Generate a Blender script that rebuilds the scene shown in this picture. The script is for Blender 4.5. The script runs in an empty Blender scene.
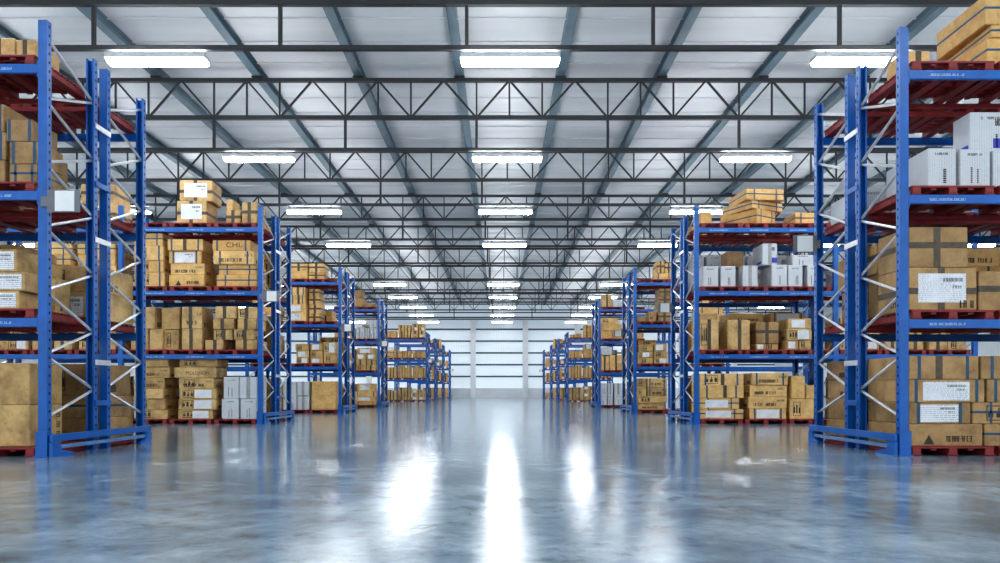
import bpy, math, random
from mathutils import Vector, Matrix

sc = bpy.context.scene
COL = sc.collection
R = random.Random(7)
F, VX, HY, CH = 740.0, 500.0, 391.0, 0.78      # focal length in px, vanishing point, camera height


def wx(px, y):
    return (px - VX) * y / F


def wz(py, y):
    return CH + (HY - py) * y / F


# ------------------------------------------------------------------ materials
def mat(name):
    m = bpy.data.materials.new(name)
    m.use_nodes = True
    nt = m.node_tree
    b = nt.nodes['Principled BSDF']
    return m, nt, b


def L(nt, a, b):
    nt.links.new(a, b)


def node(nt, t, **kw):
    n = nt.nodes.new(t)
    for k, v in kw.items():
        if k.startswith('i_'):
            n.inputs[k[2:].replace('_', ' ')].default_value = v
        else:
            setattr(n, k, v)
    return n


def ramp(nt, fac, stops):
    r = nt.nodes.new('ShaderNodeValToRGB')
    e = r.color_ramp.elements
    while len(e) < len(stops):
        e.new(0.5)
    for el, (p, c) in zip(e, stops):
        el.position = p
        el.color = (*c, 1) if len(c) == 3 else c
    L(nt, fac, r.inputs['Fac'])
    return r.outputs['Color']


def simple(name, col, rough=0.5, metal=0.0, var=0.12, scale=6.0):
    m, nt, b = mat(name)
    tc = node(nt, 'ShaderNodeTexCoord')
    n = node(nt, 'ShaderNodeTexNoise', i_Scale=scale, i_Detail=4.0)
    L(nt, tc.outputs['Object'], n.inputs['Vector'])
    lo = tuple(c * (1 - var) for c in col)
    hi = tuple(min(1, c * (1 + var)) for c in col)
    L(nt, ramp(nt, n.outputs['Fac'], [(0.3, lo), (0.7, hi)]), b.inputs['Base Color'])
    b.inputs['Roughness'].default_value = rough
    b.inputs['Metallic'].default_value = metal
    return m


def kraft(name, lo, hi, dirt=0.5):
    m, nt, b = mat(name)
    tc = node(nt, 'ShaderNodeTexCoord')
    oi = node(nt, 'ShaderNodeObjectInfo')
    add = node(nt, 'ShaderNodeVectorMath', operation='ADD')
    sc_ = node(nt, 'ShaderNodeVectorMath', operation='SCALE')
    sc_.inputs['Scale'].default_value = 37.0
    comb = node(nt, 'ShaderNodeCombineXYZ')
    L(nt, oi.outputs['Random'], comb.inputs[0])
    L(nt, oi.outputs['Random'], comb.inputs[2])
    L(nt, comb.outputs[0], sc_.inputs[0])
    L(nt, tc.outputs['Object'], add.inputs[0])
    L(nt, sc_.outputs[0], add.inputs[1])
    n = node(nt, 'ShaderNodeTexNoise', i_Scale=2.4, i_Detail=6.0, i_Roughness=0.65)
    L(nt, add.outputs[0], n.inputs['Vector'])
    base = node(nt, 'ShaderNodeMix', data_type='RGBA')
    base.inputs[6].default_value = (*lo, 1)
    base.inputs[7].default_value = (*hi, 1)
    L(nt, oi.outputs['Random'], base.inputs[0])
    mul = node(nt, 'ShaderNodeMix', data_type='RGBA', blend_type='MULTIPLY')
    mul.inputs[0].default_value = 1.0
    L(nt, base.outputs[2], mul.inputs[6])
    d = 1 - dirt
    L(nt, ramp(nt, n.outputs['Fac'], [(0.30, (d, d * .93, d * .86)), (0.50, (.93, .92, .90)), (0.62, (1.08, 1.08, 1.08))]), mul.inputs[7])
    n5 = node(nt, 'ShaderNodeTexNoise', i_Scale=13.0, i_Detail=8.0, i_Roughness=0.75)
    L(nt, add.outputs[0], n5.inputs['Vector'])
    mul2 = node(nt, 'ShaderNodeMix', data_type='RGBA', blend_type='MULTIPLY')
    mul2.inputs[0].default_value = 1.0
    L(nt, mul.outputs[2], mul2.inputs[6])
    L(nt, ramp(nt, n5.outputs['Fac'], [(0.34, (.76, .73, .69)), (0.47, (.96, .96, .95)), (0.7, (1.1, 1.1, 1.1))]), mul2.inputs[7])
    L(nt, mul2.outputs[2], b.inputs['Base Color'])
    b.inputs['Roughness'].default_value = 0.62
    # flutes of the board, very faint
    w = node(nt, 'ShaderNodeTexNoise', i_Scale=60.0, i_Detail=2.0)
    L(nt, tc.outputs['Object'], w.inputs['Vector'])
    bm = node(nt, 'ShaderNodeBump', i_Strength=0.08, i_Distance=0.01)
    L(nt, w.outputs['Fac'], bm.inputs['Height'])
    L(nt, bm.outputs[0], b.inputs['Normal'])
    return m


def printed(name, paper, ink, sx, sz, amount, rough=0.5, vertical=False):
    """paper with rows of small illegible printing"""
    m, nt, b = mat(name)
    tc = node(nt, 'ShaderNodeTexCoord')
    sep = node(nt, 'ShaderNodeSeparateXYZ')
    L(nt, tc.outputs['Object'], sep.inputs[0])
    along = node(nt, 'ShaderNodeMath', operation='ADD')
    L(nt, sep.outputs[0], along.inputs[0])
    L(nt, sep.outputs[1], along.inputs[1])
    a, c = (sep.outputs[2], along.outputs[0]) if vertical else (along.outputs[0], sep.outputs[2])
    comb = node(nt, 'ShaderNodeCombineXYZ')
    ma = node(nt, 'ShaderNodeMath', operation='MULTIPLY'); ma.inputs[1].default_value = sx
    mc = node(nt, 'ShaderNodeMath', operation='MULTIPLY'); mc.inputs[1].default_value = sz
    fl = node(nt, 'ShaderNodeMath', operation='FLOOR')
    fr = node(nt, 'ShaderNodeMath', operation='FRACT')
    L(nt, a, ma.inputs[0]); L(nt, c, mc.inputs[0])
    L(nt, mc.outputs[0], fl.inputs[0]); L(nt, mc.outputs[0], fr.inputs[0])
    L(nt, ma.outputs[0], comb.inputs[0]); L(nt, fl.outputs[0], comb.inputs[1])
    n = node(nt, 'ShaderNodeTexNoise', i_Scale=1.0, i_Detail=2.0)
    L(nt, comb.outputs[0], n.inputs['Vector'])
    gt = node(nt, 'ShaderNodeMath', operation='GREATER_THAN'); gt.inputs[1].default_value = 0.47
    L(nt, n.outputs['Fac'], gt.inputs[0])
    ln = node(nt, 'ShaderNodeMath', operation='LESS_THAN'); ln.inputs[1].default_value = 0.5
    L(nt, fr.outputs[0], ln.inputs[0])
    mm = node(nt, 'ShaderNodeMath', operation='MULTIPLY')
    L(nt, gt.outputs[0], mm.inputs[0]); L(nt, ln.outputs[0], mm.inputs[1])
    big = node(nt, 'ShaderNodeTexNoise', i_Scale=5.0, i_Detail=3.0)
    L(nt, tc.outputs['Object'], big.inputs['Vector'])
    bg = ramp(nt, big.outputs['Fac'], [(0.35, (0.3, 0.3, 0.3)), (0.6, (1, 1, 1))])
    m3 = node(nt, 'ShaderNodeMath', operation='MULTIPLY')
    L(nt, mm.outputs[0], m3.inputs[0]); L(nt, bg, m3.inputs[1])
    m4 = node(nt, 'ShaderNodeMath', operation='MULTIPLY'); m4.inputs[1].default_value = amount
    L(nt, m3.outputs[0], m4.inputs[0])
    mix = node(nt, 'ShaderNodeMix', data_type='RGBA')
    mix.inputs[6].default_value = (*paper, 1)
    mix.inputs[7].default_value = (*ink, 1)
    L(nt, m4.outputs[0], mix.inputs[0])
    L(nt, mix.outputs[2], b.inputs['Base Color'])
    b.inputs['Roughness'].default_value = rough
    return m


M = {}
M['blue'] = simple('rack_blue_paint', (0.003, 0.112, 0.41), 0.34, 0.0, 0.14, 5)
M['hole'] = simple('slot_shadow', (0.004, 0.012, 0.05), 0.8)
M['steel'] = simple('galvanised_brace', (0.70, 0.71, 0.73), 0.30, 0.55, 0.08, 9)
M['guardgrey'] = simple('guard_rail_grey_blue', (0.10, 0.22, 0.42), 0.4)
M['red'] = simple('pallet_red_paint', (0.25, 0.020, 0.025), 0.5, 0.0, 0.35, 7)
M['reddark'] = simple('pallet_red_block', (0.27, 0.036, 0.034), 0.55, 0.0, 0.3, 9)
M['kraftA'] = kraft('kraft_yellow', (0.53, 0.345, 0.140), (0.66, 0.45, 0.20))
M['kraftB'] = kraft('kraft_brown', (0.35, 0.215, 0.092), (0.48, 0.30, 0.13))
M['kraftC'] = kraft('kraft_golden', (0.68, 0.41, 0.14), (0.78, 0.52, 0.22), 0.25)
M['kraftD'] = kraft('kraft_dark_brown', (0.26, 0.155, 0.07), (0.34, 0.21, 0.10))  # the darkest brown of the kraft boards
M['white'] = printed('white_printed_board', (0.60, 0.625, 0.65), (0.24, 0.25, 0.27), 70, 34, 0.34, 0.5, True)
M['paper'] = printed('label_paper', (0.80, 0.82, 0.85), (0.14, 0.16, 0.20), 60, 42, 0.55)
M['tape'] = simple('dark_packing_tape', (0.085, 0.062, 0.036), 0.42, 0.0, 0.35, 14)
M['tapelight'] = simple('grey_packing_tape', (0.33, 0.33, 0.34), 0.3, 0.0, 0.25, 14)
M['strap'] = simple('blue_strap', (0.014, 0.075, 0.15), 0.4, 0.0, 0.2, 9)
M['ink'] = simple('dark_ink', (0.05, 0.038, 0.03), 0.7)
M['inkblue'] = simple('violet_blue_ink', (0.05, 0.06, 0.42), 0.6)
M['inkwhite'] = simple('pale_paint_lettering', (0.45, 0.60, 0.80), 0.6)
M['signgrey'] = simple('sign_board_grey', (0.16, 0.17, 0.19), 0.5)
M['signface'] = simple('sign_face_white', (0.78, 0.80, 0.80), 0.4, 0.0, 0.03)
M['truss'] = simple('truss_dark_grey', (0.045, 0.047, 0.050), 0.5, 0.0, 0.12, 2)
M['rafter'] = simple('rafter_blue_grey', (0.115, 0.172, 0.210), 0.42, 0.0, 0.18, 1.2)
M['housing'] = simple('lamp_housing_white', (0.75, 0.77, 0.78), 0.4)
M['column'] = simple('column_pale_grey', (0.90, 0.91, 0.92), 0.6, 0.0, 0.04, 1)
M['dado'] = simple('concrete_dado', (0.78, 0.81, 0.83), 0.6, 0.0, 0.08, 0.8)
M['railgrey'] = simple('wall_rail_grey', (0.09, 0.12, 0.145), 0.5)

# luminous tube
m, nt, b = mat('lamp_diffuser')
b.inputs['Base Color'].default_value = (1, 1, 1, 1)
b.inputs['Emission Color'].default_value = (0.93, 0.97, 1.0, 1)
b.inputs['Emission Strength'].default_value = 50.0
M['lamp'] = m
m, nt, b = mat('fill_uplight_glow')  # added glow that brightens the ceiling, apart from the real tubes
b.inputs['Base Color'].default_value = (1, 1, 1, 1)
b.inputs['Emission Color'].default_value = (0.95, 0.975, 1.0, 1)
b.inputs['Emission Strength'].default_value = 66.0
M['upfill'] = m

# translucent far wall cladding; its daylight is painted in as glow, fading upwards
m, nt, b = mat('daylight_cladding')
tc = node(nt, 'ShaderNodeTexCoord')
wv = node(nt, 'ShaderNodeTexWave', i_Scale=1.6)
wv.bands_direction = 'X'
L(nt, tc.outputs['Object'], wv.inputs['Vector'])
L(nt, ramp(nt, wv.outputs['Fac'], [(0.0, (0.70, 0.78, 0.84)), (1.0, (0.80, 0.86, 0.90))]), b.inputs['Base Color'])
b.inputs['Roughness'].default_value = 0.25
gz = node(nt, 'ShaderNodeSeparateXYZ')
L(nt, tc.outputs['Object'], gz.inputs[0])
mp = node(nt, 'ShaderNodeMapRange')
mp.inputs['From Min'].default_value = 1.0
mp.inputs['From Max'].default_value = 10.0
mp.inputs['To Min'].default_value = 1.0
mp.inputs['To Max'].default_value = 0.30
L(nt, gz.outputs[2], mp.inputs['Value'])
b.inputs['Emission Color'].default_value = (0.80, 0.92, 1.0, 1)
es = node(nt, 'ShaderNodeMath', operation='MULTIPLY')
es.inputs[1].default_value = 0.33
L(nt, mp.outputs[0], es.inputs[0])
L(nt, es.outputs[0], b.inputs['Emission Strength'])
M['cladding'] = m

# ceiling sheeting
m, nt, b = mat('roof_sheeting')
tc = node(nt, 'ShaderNodeTexCoord')
mpp = node(nt, 'ShaderNodeMapping')
mpp.inputs['Scale'].default_value = (0.15, 1.3, 1)
n = node(nt, 'ShaderNodeTexNoise', i_Scale=1.0, i_Detail=5.0)
L(nt, tc.outputs['Object'], mpp.inputs[0])
L(nt, mpp.outputs[0], n.inputs['Vector'])
L(nt, ramp(nt, n.outputs['Fac'], [(0.3, (0.55, 0.565, 0.58)), (0.7, (0.66, 0.67, 0.68))]), b.inputs['Base Color'])
b.inputs['Roughness'].default_value = 0.45
wv = node(nt, 'ShaderNodeTexWave', i_Scale=1.1)
wv.bands_direction = 'Y'
wv.wave_profile = 'SAW'
L(nt, tc.outputs['Object'], wv.inputs['Vector'])
bm = node(nt, 'ShaderNodeBump', i_Strength=0.25, i_Distance=0.03)
L(nt, wv.outputs['Fac'], bm.inputs['Height'])
L(nt, bm.outputs[0], b.inputs['Normal'])
M['roof'] = m

# polished concrete floor
m, nt, b = mat('polished_concrete')
tc = node(nt, 'ShaderNodeTexCoord')
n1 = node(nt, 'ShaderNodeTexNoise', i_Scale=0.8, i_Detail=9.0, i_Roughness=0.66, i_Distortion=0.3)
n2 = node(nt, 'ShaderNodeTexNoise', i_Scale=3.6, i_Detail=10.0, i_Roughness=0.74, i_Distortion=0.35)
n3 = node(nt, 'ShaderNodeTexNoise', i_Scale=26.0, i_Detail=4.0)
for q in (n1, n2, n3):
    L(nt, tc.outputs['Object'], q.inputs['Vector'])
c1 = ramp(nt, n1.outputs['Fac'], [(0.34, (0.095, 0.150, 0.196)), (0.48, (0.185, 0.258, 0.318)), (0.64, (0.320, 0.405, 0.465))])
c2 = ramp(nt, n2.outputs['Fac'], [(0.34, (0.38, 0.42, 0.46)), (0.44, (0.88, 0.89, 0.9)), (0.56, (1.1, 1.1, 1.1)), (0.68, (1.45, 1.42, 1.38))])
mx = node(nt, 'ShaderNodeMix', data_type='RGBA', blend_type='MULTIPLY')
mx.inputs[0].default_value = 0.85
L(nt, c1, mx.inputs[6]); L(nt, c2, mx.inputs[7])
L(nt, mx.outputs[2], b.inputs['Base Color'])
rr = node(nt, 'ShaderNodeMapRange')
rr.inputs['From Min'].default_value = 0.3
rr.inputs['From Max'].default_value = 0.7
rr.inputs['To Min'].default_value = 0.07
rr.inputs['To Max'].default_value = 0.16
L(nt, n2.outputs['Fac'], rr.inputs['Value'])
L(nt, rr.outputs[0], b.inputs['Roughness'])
b.inputs['IOR'].default_value = 1.4
bm = node(nt, 'ShaderNodeBump', i_Strength=0.10, i_Distance=0.02)
L(nt, n2.outputs['Fac'], bm.inputs['Height'])
L(nt, bm.outputs[0], b.inputs['Normal'])
M['floor'] = m


# ------------------------------------------------------------------ mesh helpers
class MB:
    def __init__(self):
        self.v, self.f, self.m = [], [], []

    def _add(self, vs, fs, mi):
        o = len(self.v)
        self.v += [tuple(p) for p in vs]
        self.f += [tuple(i + o for i in q) for q in fs]
        self.m += [mi] * len(fs)

    def box(self, a, b, mi=0, c=0.0, rot=None, piv=None):
        x0, y0, z0 = a
        x1, y1, z1 = b
        if c <= 0:
            vs = [(x, y, z) for x in (x0, x1) for y in (y0, y1) for z in (z0, z1)]
            fs = [(0, 1, 3, 2), (4, 6, 7, 5), (0, 4, 5, 1), (2, 3, 7, 6), (0, 2, 6, 4), (1, 5, 7, 3)]
        else:
            c = min(c, (x1 - x0) * .4, (y1 - y0) * .4, (z1 - z0) * .4)
            vs, idx = [], {}
            X, Y, Z = (x0, x1), (y0, y1), (z0, z1)
            sg = (1, -1)
            for i in (0, 1):
                for j in (0, 1):
                    for k in (0, 1):
                        for ax in range(3):
                            p = [X[i] + sg[i] * c, Y[j] + sg[j] * c, Z[k] + sg[k] * c]
                            p[ax] = (X[i], Y[j], Z[k])[ax]
                            idx[(i, j, k, ax)] = len(vs)
                            vs.append(p)
            fs = []
            for s in (0, 1):
                fs.append([idx[(s, 0, 0, 0)], idx[(s, 1, 0, 0)], idx[(s, 1, 1, 0)], idx[(s, 0, 1, 0)]][::(1 if s else -1)])
                fs.append([idx[(0, s, 0, 1)], idx[(1, s, 0, 1)], idx[(1, s, 1, 1)], idx[(0, s, 1, 1)]][::(-1 if s else 1)])
                fs.append([idx[(0, 0, s, 2)], idx[(1, 0, s, 2)], idx[(1, 1, s, 2)], idx[(0, 1, s, 2)]][::(1 if s else -1)])
            for i in (0, 1):
                for j in (0, 1):
                    fs.append([idx[(i, j, 0, 0)], idx[(i, j, 1, 0)], idx[(i, j, 1, 1)], idx[(i, j, 0, 1)]])
                    fs.append([idx[(i, 0, j, 0)], idx[(i, 1, j, 0)], idx[(i, 1, j, 2)], idx[(i, 0, j, 2)]])
                    fs.append([idx[(0, i, j, 1)], idx[(1, i, j, 1)], idx[(1, i, j, 2)], idx[(0, i, j, 2)]])
            for i in (0, 1):
                for j in (0, 1):
                    for k in (0, 1):
                        fs.append([idx[(i, j, k, 0)], idx[(i, j, k, 1)], idx[(i, j, k, 2)]])
            ctr = Vector(((x0 + x1) / 2, (y0 + y1) / 2, (z0 + z1) / 2))
            out = []
            for q in fs:
                p = [Vector(vs[i]) for i in q]
                nrm = (p[1] - p[0]).cross(p[2] - p[0])
                out.append(q if nrm.dot(sum(p, Vector()) / len(p) - ctr) > 0 else q[::-1])
            fs = out
        if rot:
            mt = Matrix.Rotation(rot, 3, 'Z')
            pv = Vector(piv)
            vs = [mt @ (Vector(p) - pv) + pv for p in vs]
        self._add(vs, fs, mi)

    def bar(self, p, q, w, d, mi=0):
        """rectangular bar from p to q; w across (in the horizontal), d the other way"""
        p, q = Vector(p), Vector(q)
        t = (q - p).normalized()
        ref = Vector((0, 1, 0)) if abs(t.y) < 0.9 else Vector((1, 0, 0))
        u = t.cross(ref).normalized()
        n = t.cross(u).normalized()
        vs = []
        for e in (p, q):
            for a, b_ in ((-1, -1), (1, -1), (1, 1), (-1, 1)):
                vs.append(e + u * (a * w / 2) + n * (b_ * d / 2))
        self._add(vs, [(0, 1, 2, 3), (7, 6, 5, 4), (0, 4, 5, 1), (1, 5, 6, 2), (2, 6, 7, 3), (3, 7, 4, 0)], mi)

    def tube(self, p, q, r, mi=0, n=8):
        p, q = Vector(p), Vector(q)
        t = (q - p).normalized()
        ref = Vector((0, 0, 1)) if abs(t.z) < 0.9 else Vector((1, 0, 0))
        u = t.cross(ref).normalized()
        w = t.cross(u).normalized()
        vs = []
        for e in (p, q):
            for i in range(n):
                a = 2 * math.pi * i / n
                vs.append(e + u * (r * math.cos(a)) + w * (r * math.sin(a)))
        fs = [(i, (i + 1) % n, n + (i + 1) % n, n + i) for i in range(n)]
        fs += [tuple(range(n))[::-1], tuple(range(n, 2 * n))]
        self._add(vs, fs, mi)

    def prism(self, pts, axis, a, b, mi=0):
        """pts: 2-D outline; extruded along axis (0 x: pts are y,z; 1 y: x,z; 2 z: x,y)"""
        n = len(pts)

        def mk(p, h):
            return ((h, p[0], p[1]), (p[0], h, p[1]), (p[0], p[1], h))[axis]
        vs = [mk(p, a) for p in pts] + [mk(p, b) for p in pts]
        fs = [(i, (i + 1) % n, n + (i + 1) % n, n + i) for i in range(n)]
        fs += [tuple(range(n))[::-1], tuple(range(n, 2 * n))]
        self._add(vs, fs, mi)

    def mesh(self, name, mats):
        me = bpy.data.meshes.new(name)
        me.from_pydata(self.v, [], self.f)
        for mm in (mats if isinstance(mats, (list, tuple)) else [mats]):
            me.materials.append(mm)
        if len(set(self.m)) > 1:
            me.polygons.foreach_set('material_index', self.m)
        me.validate()
        return me

    def build(self, name, mats, parent=None, loc=(0, 0, 0)):
        return put(name, self.mesh(name, mats), parent, loc)


def put(name, me, parent=None, loc=(0, 0, 0)):
    o = bpy.data.objects.new(name, me)
    COL.objects.link(o)
    o.location = loc
    if parent is not None:
        o.parent = parent
    return o


def tag(o, label=None, cat=None, group=None, kind=None):
    if label: o['label'] = label
    if cat: o['category'] = cat
    if group: o['group'] = group
    if kind: o['kind'] = kind
    return o


def empty(name, loc, label, cat, group=None):
    o = bpy.data.objects.new(name, None)
    COL.objects.link(o)
    o.location = loc
    return tag(o, label, cat, group)


ORD = ['zeroth', 'first', 'second', 'third', 'fourth', 'fifth', 'sixth', 'seventh', 'eighth', 'ninth', 'tenth', 'eleventh', 'twelfth',
       'thirteenth', 'fourteenth', 'fifteenth', 'sixteenth', 'seventeenth', 'eighteenth', 'nineteenth', 'twentieth']
NUM = ['zero', 'one', 'two', 'three', 'four', 'five', 'six', 'seven', 'eight', 'nine', 'ten']

# ------------------------------------------------------------------ building shell
HALL, YB, YE, ZC = 31.0, -9.0, 83.6, 10.70
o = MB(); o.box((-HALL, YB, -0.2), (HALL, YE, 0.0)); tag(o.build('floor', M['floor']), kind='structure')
c = MB(); c.box((-HALL, YB, ZC), (HALL, YE, ZC + 0.2))
y = YB + 0.5
while y < YE:                                       # the standing seams of the roof sheets
    c.box((-HALL, y, ZC - 0.035), (HALL, y + 0.05, ZC + 0.01)); y += 1.34
tag(c.build('ceiling', M['roof']), kind='structure')
w = MB(); w.box((-HALL - .3, YB, 0), (-HALL, YE, ZC)); tag(w.build('wall_left', M['dado']), kind='structure')
w = MB(); w.box((HALL, YB, 0), (HALL + .3, YE, ZC)); tag(w.build('wall_right', M['dado']), kind='structure')
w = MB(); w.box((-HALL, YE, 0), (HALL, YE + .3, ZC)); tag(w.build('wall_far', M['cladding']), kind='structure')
w = MB(); w.box((-HALL, YE - .12, 0), (HALL, YE - .005, 1.12)); tag(w.build('trim_1', M['dado']), kind='structure')
for i in range(6):                                  # horizontal girts of the far wall
    z = 2.42 + 1.33 * i
    w = MB(); w.box((-HALL, YE - .09, z - .09), (HALL, YE - .005, z + .09)); tag(w.build('trim_%d' % (i + 2), M['railgrey']), kind='structure')
for i in range(-4, 5):
    x = -0.08 + 5.87 * (i + 0.5)
    w = MB()
    w.box((x - .3, YE - .55, 0), (x + .3, YE - .14, 8.55), c=.02)
    w.box((x - .36, YE - .60, 8.55), (x + .36, YE - .14, 8.75), c=.02)
    tag(w.build('column_%d' % (i + 5), M['column']), kind='structure')

# ------------------------------------------------------------------ roof trusses, rafters, lights
D0, DS = 16.0, 6.73
ZL, ZM, ZT = 8.19, 9.17, 10.32
XR = 30.0
XH0 = -0.72                                         # hanger reference


def truss_members():
    dg, vt, hg = [], [], []
    n0 = int((-XR - XH0) / 2.015)
    for i in range(n0, -n0 + 1):
        xb = XH0 + 2.015 * i
        if not -XR + 1.1 < xb < XR - 1.1:
            continue
        dg.append(((xb, ZM), (xb + 1.0075, ZT)))
        dg.append(((xb, ZM), (xb - 1.0075, ZT)))
        vt.append(xb)
        if i % 2 == 0:
            hg.append(xb)
            vt.append(xb + 1.0075)
    return dg, vt, hg


DG, VT, HG = truss_members()
tm = {}


def tmesh(key, fn):
    if key not in tm:
        mb = MB(); fn(mb); tm[key] = mb.mesh(key, M['truss'])
    return tm[key]


def chord(z, h, dpt):
    def f(mb): mb.box((-XR, -dpt / 2, z - h / 2), (XR, dpt / 2, z + h / 2))
    return f


for k in range(-1, 10):
    Y = D0 + DS * k
    lab = 'dark grey steel roof truss, zigzag web, ' + ('just overhead and out of view' if k < 0 else ORD[k + 1] + ' from the camera')
    t = empty('roof_truss', (0, Y, 0), lab, 'truss', 'roof trusses across the hall')
    put('top_chord', tmesh('top_chord', chord(ZT, .11, .12)), t)
    put('middle_chord', tmesh('middle_chord', chord(ZM, .12, .12)), t)
    put('lower_chord', tmesh('lower_chord', chord(ZL, .10, .10)), t)
    lim = min(XR, (Y + 1) * 0.72)
    if 0 <= k <= 5:
        rise = tmesh('web_rise', lambda mb: mb.bar((0, 0, ZM), (1.0075, 0, ZT), .055, .055))
        fall = tmesh('web_fall', lambda mb: mb.bar((0, 0, ZM), (-1.0075, 0, ZT), .055, .055))
        vm = tmesh('web_post', lambda mb: mb.bar((0, 0, ZM + .05), (0, 0, ZT - .05), .05, .05))
        hm = tmesh('hanger', lambda mb: mb.bar((0, 0, ZL + .04), (0, 0, ZM - .05), .075, .075))
        for (a, b_) in DG:
            if abs(a[0]) < lim:
                put('diagonal', rise if b_[0] > a[0] else fall, t, (a[0], 0, 0))
        for x in VT:
            if abs(x) < lim:
                put('web_post', vm, t, (x, 0, 0))
        for x in HG:
            if abs(x) < lim:
                put('hanger', hm, t, (x, 0, 0))
    else:
        def web(mb):
            for (a, b_) in DG:
                mb.bar((a[0], 0, a[1]), (b_[0], 0, b_[1]), .045, .045)
            for x in VT:
                mb.bar((x, 0, ZM), (x, 0, ZT), .055, .05)

        def hangs(mb):
            for x in HG:
                mb.bar((x, 0, ZL), (x, 0, ZM), .08, .075)
        put('lattice', tmesh('lattice', web), t)
        put('hanger_lattice', tmesh('hanger_lattice', hangs), t)

fl, h2, tw = .125, .27, .02
prof = [(-fl, 0), (fl, 0), (fl, .025), (tw, .045), (tw, h2 - .045), (fl, h2 - .025), (fl, h2), (-fl, h2), (-fl, h2 - .025), (-tw, h2 - .045), (-tw, .045), (-fl, .025)]
rm = MB(); rm.prism(prof, 1, YB + .2, YE - .3); rme = rm.mesh('rafter_beam', M['rafter'])
bk = MB()
bk.box((-.16, -.11, -.042), (.16, .11, -.004)); bkm = bk.mesh('bracket', M['truss'])
for i in range(-9, 9):
    x = 0.31 + 1.55 + 3.1 * i
    side = 'left' if i < 0 else 'right'
    n = (-i) if i < 0 else i + 1
    t = empty('roof_rafter', (x, 0, ZT + .105), 'blue-grey steel roof rafter running lengthwise, %s to the %s of the centre lights' % (ORD[n], side), 'rafter', 'roof rafters along the hall')
    put('beam', rme, t)
    for k in range(0, 10):
        put('bracket', bkm, t, (0, D0 + DS * k, 0))

hs = MB(); hs.prism([(-.17, .0), (.17, .0), (.17, .10), (.13, .10), (.13, .085), (-.13, .085), (-.13, .10), (-.17, .10)], 0, -1.07, 1.07); hsm = hs.mesh('housing', M['housing'])
df = MB(); df.prism([(-.17, -.004), (-.16, -.05), (-.11, -.085), (.11, -.085), (.16, -.05), (.17, -.004)], 0, -1.04, 1.04); dfm = df.mesh('diffuser', M['lamp'])
up_ = MB(); up_.box((-1.0, -.10, .0855), (1.0, .10, .089)); upm = up_.mesh('fill_uplight', M['upfill'])  # glowing strip added on top of the housing to light the ceiling
wr = MB(); wr.bar((0, 0, .085), (0, 0, .21), .03, .03); wrm = wr.mesh('mount', M['truss'])
cn = {-3: 'third column left', -2: 'second column left', -1: 'first column left', 0: 'central column', 1: 'first column right', 2: 'second column right', 3: 'third column right'}
for k in range(-2, 10):
    if k == 4:
        continue
    for i in range(-3, 4):
        Y = D0 + DS * k
        t = empty('ceiling_light', (0.22 + 7.62 * i, Y, 7.925),
                  'long glowing white ceiling light, %s, %s' % (cn[i], (ORD[k + 1 if k < 4 else k] + ' row from the camera') if k >= 0 else ('row nearly overhead of the camera' if k == -1 else 'row overhead of the camera')), 'light', 'ceiling lights under the trusses')
        put('housing', hsm, t)
        put('fill_uplight', upm, t)
        put('diffuser', dfm, t)
        put('mount', wrm, t, (-.8, 0, 0))
        put('mount', wrm, t, (.8, 0, 0))

# ------------------------------------------------------------------ pallet racks
W = 3.30                                            # frame pitch
FD, GAP = 1.10, 0.235                               # frame depth, gap between the back-to-back racks
PW, PD = 0.105, 0.09
HT = 5.16
LEV = [1.645, 3.145, 4.645]                         # tops of the beams
ROWS = {  # side: (y, aisle edge x)
    -1: [(8.73, -5.345), (17.46, -5.608), (26.19, -5.613), (34.9, -5.674), (55.0, -5.42), (61.1, -5.33), (69.8, -5.38), (78.6, -5.36)],
    1: [(8.90, 4.81), (17.50, 4.60), (26.3, 4.75), (34.9, 4.64), (55.0, 5.0), (61.8, 4.88), (69.8, 4.86), (78.6, 4.67)],
}
BAYS = [1, 2, 2, 1, 1, 1, 1, 1]


def rackname(side, row, rear):
    return '%s rack on %s' % (ORD[row * 2 + (2 if rear else 1)], 'left' if side < 0 else 'right')


def c_profile(flip, mir):
    t, lip = .006, .022
    p = [(0, 0), (PW, 0), (PW, PD), (PW - lip, PD), (PW - lip, PD - t), (PW - t, PD - t), (PW - t, t), (t, t), (t, PD - t), (lip, PD - t), (lip, PD), (0, PD)]
    if flip:
        p = [(a, PD - b_) for a, b_ in p][::-1]
    return p


pm = {}


def post_mesh(flip, holes):
    key = (flip, holes)
    if key not in pm:
        mb = MB()
        mb.prism(c_profile(flip, False), 2, 0.006, HT)
        if holes:
            z = .22
            while z < HT - .05:
                for xs in (-.0012, PW + .0012):
                    for dy in (.030, .058):
                        zz = z if dy < .04 else z
                        if dy > .04:
                            continue
                        a = xs - .0011
                        yc = .047
                        mb.prism([(yc - .011, zz - .016), (yc + .011, zz - .016), (yc + .014, zz + .012), (yc, zz + .02), (yc - .014, zz + .012)], 0, a, a + .0022, 1)
                z += .106
        pm[key] = mb.mesh('post', [M['blue'], M['hole']])
    return pm[key]


def cached(key, fn, mats):
    if key not in pm:
        mb = MB(); fn(mb); pm[key] = mb.mesh(key if isinstance(key, str) else key[0], mats)
    return pm[key]


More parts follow.
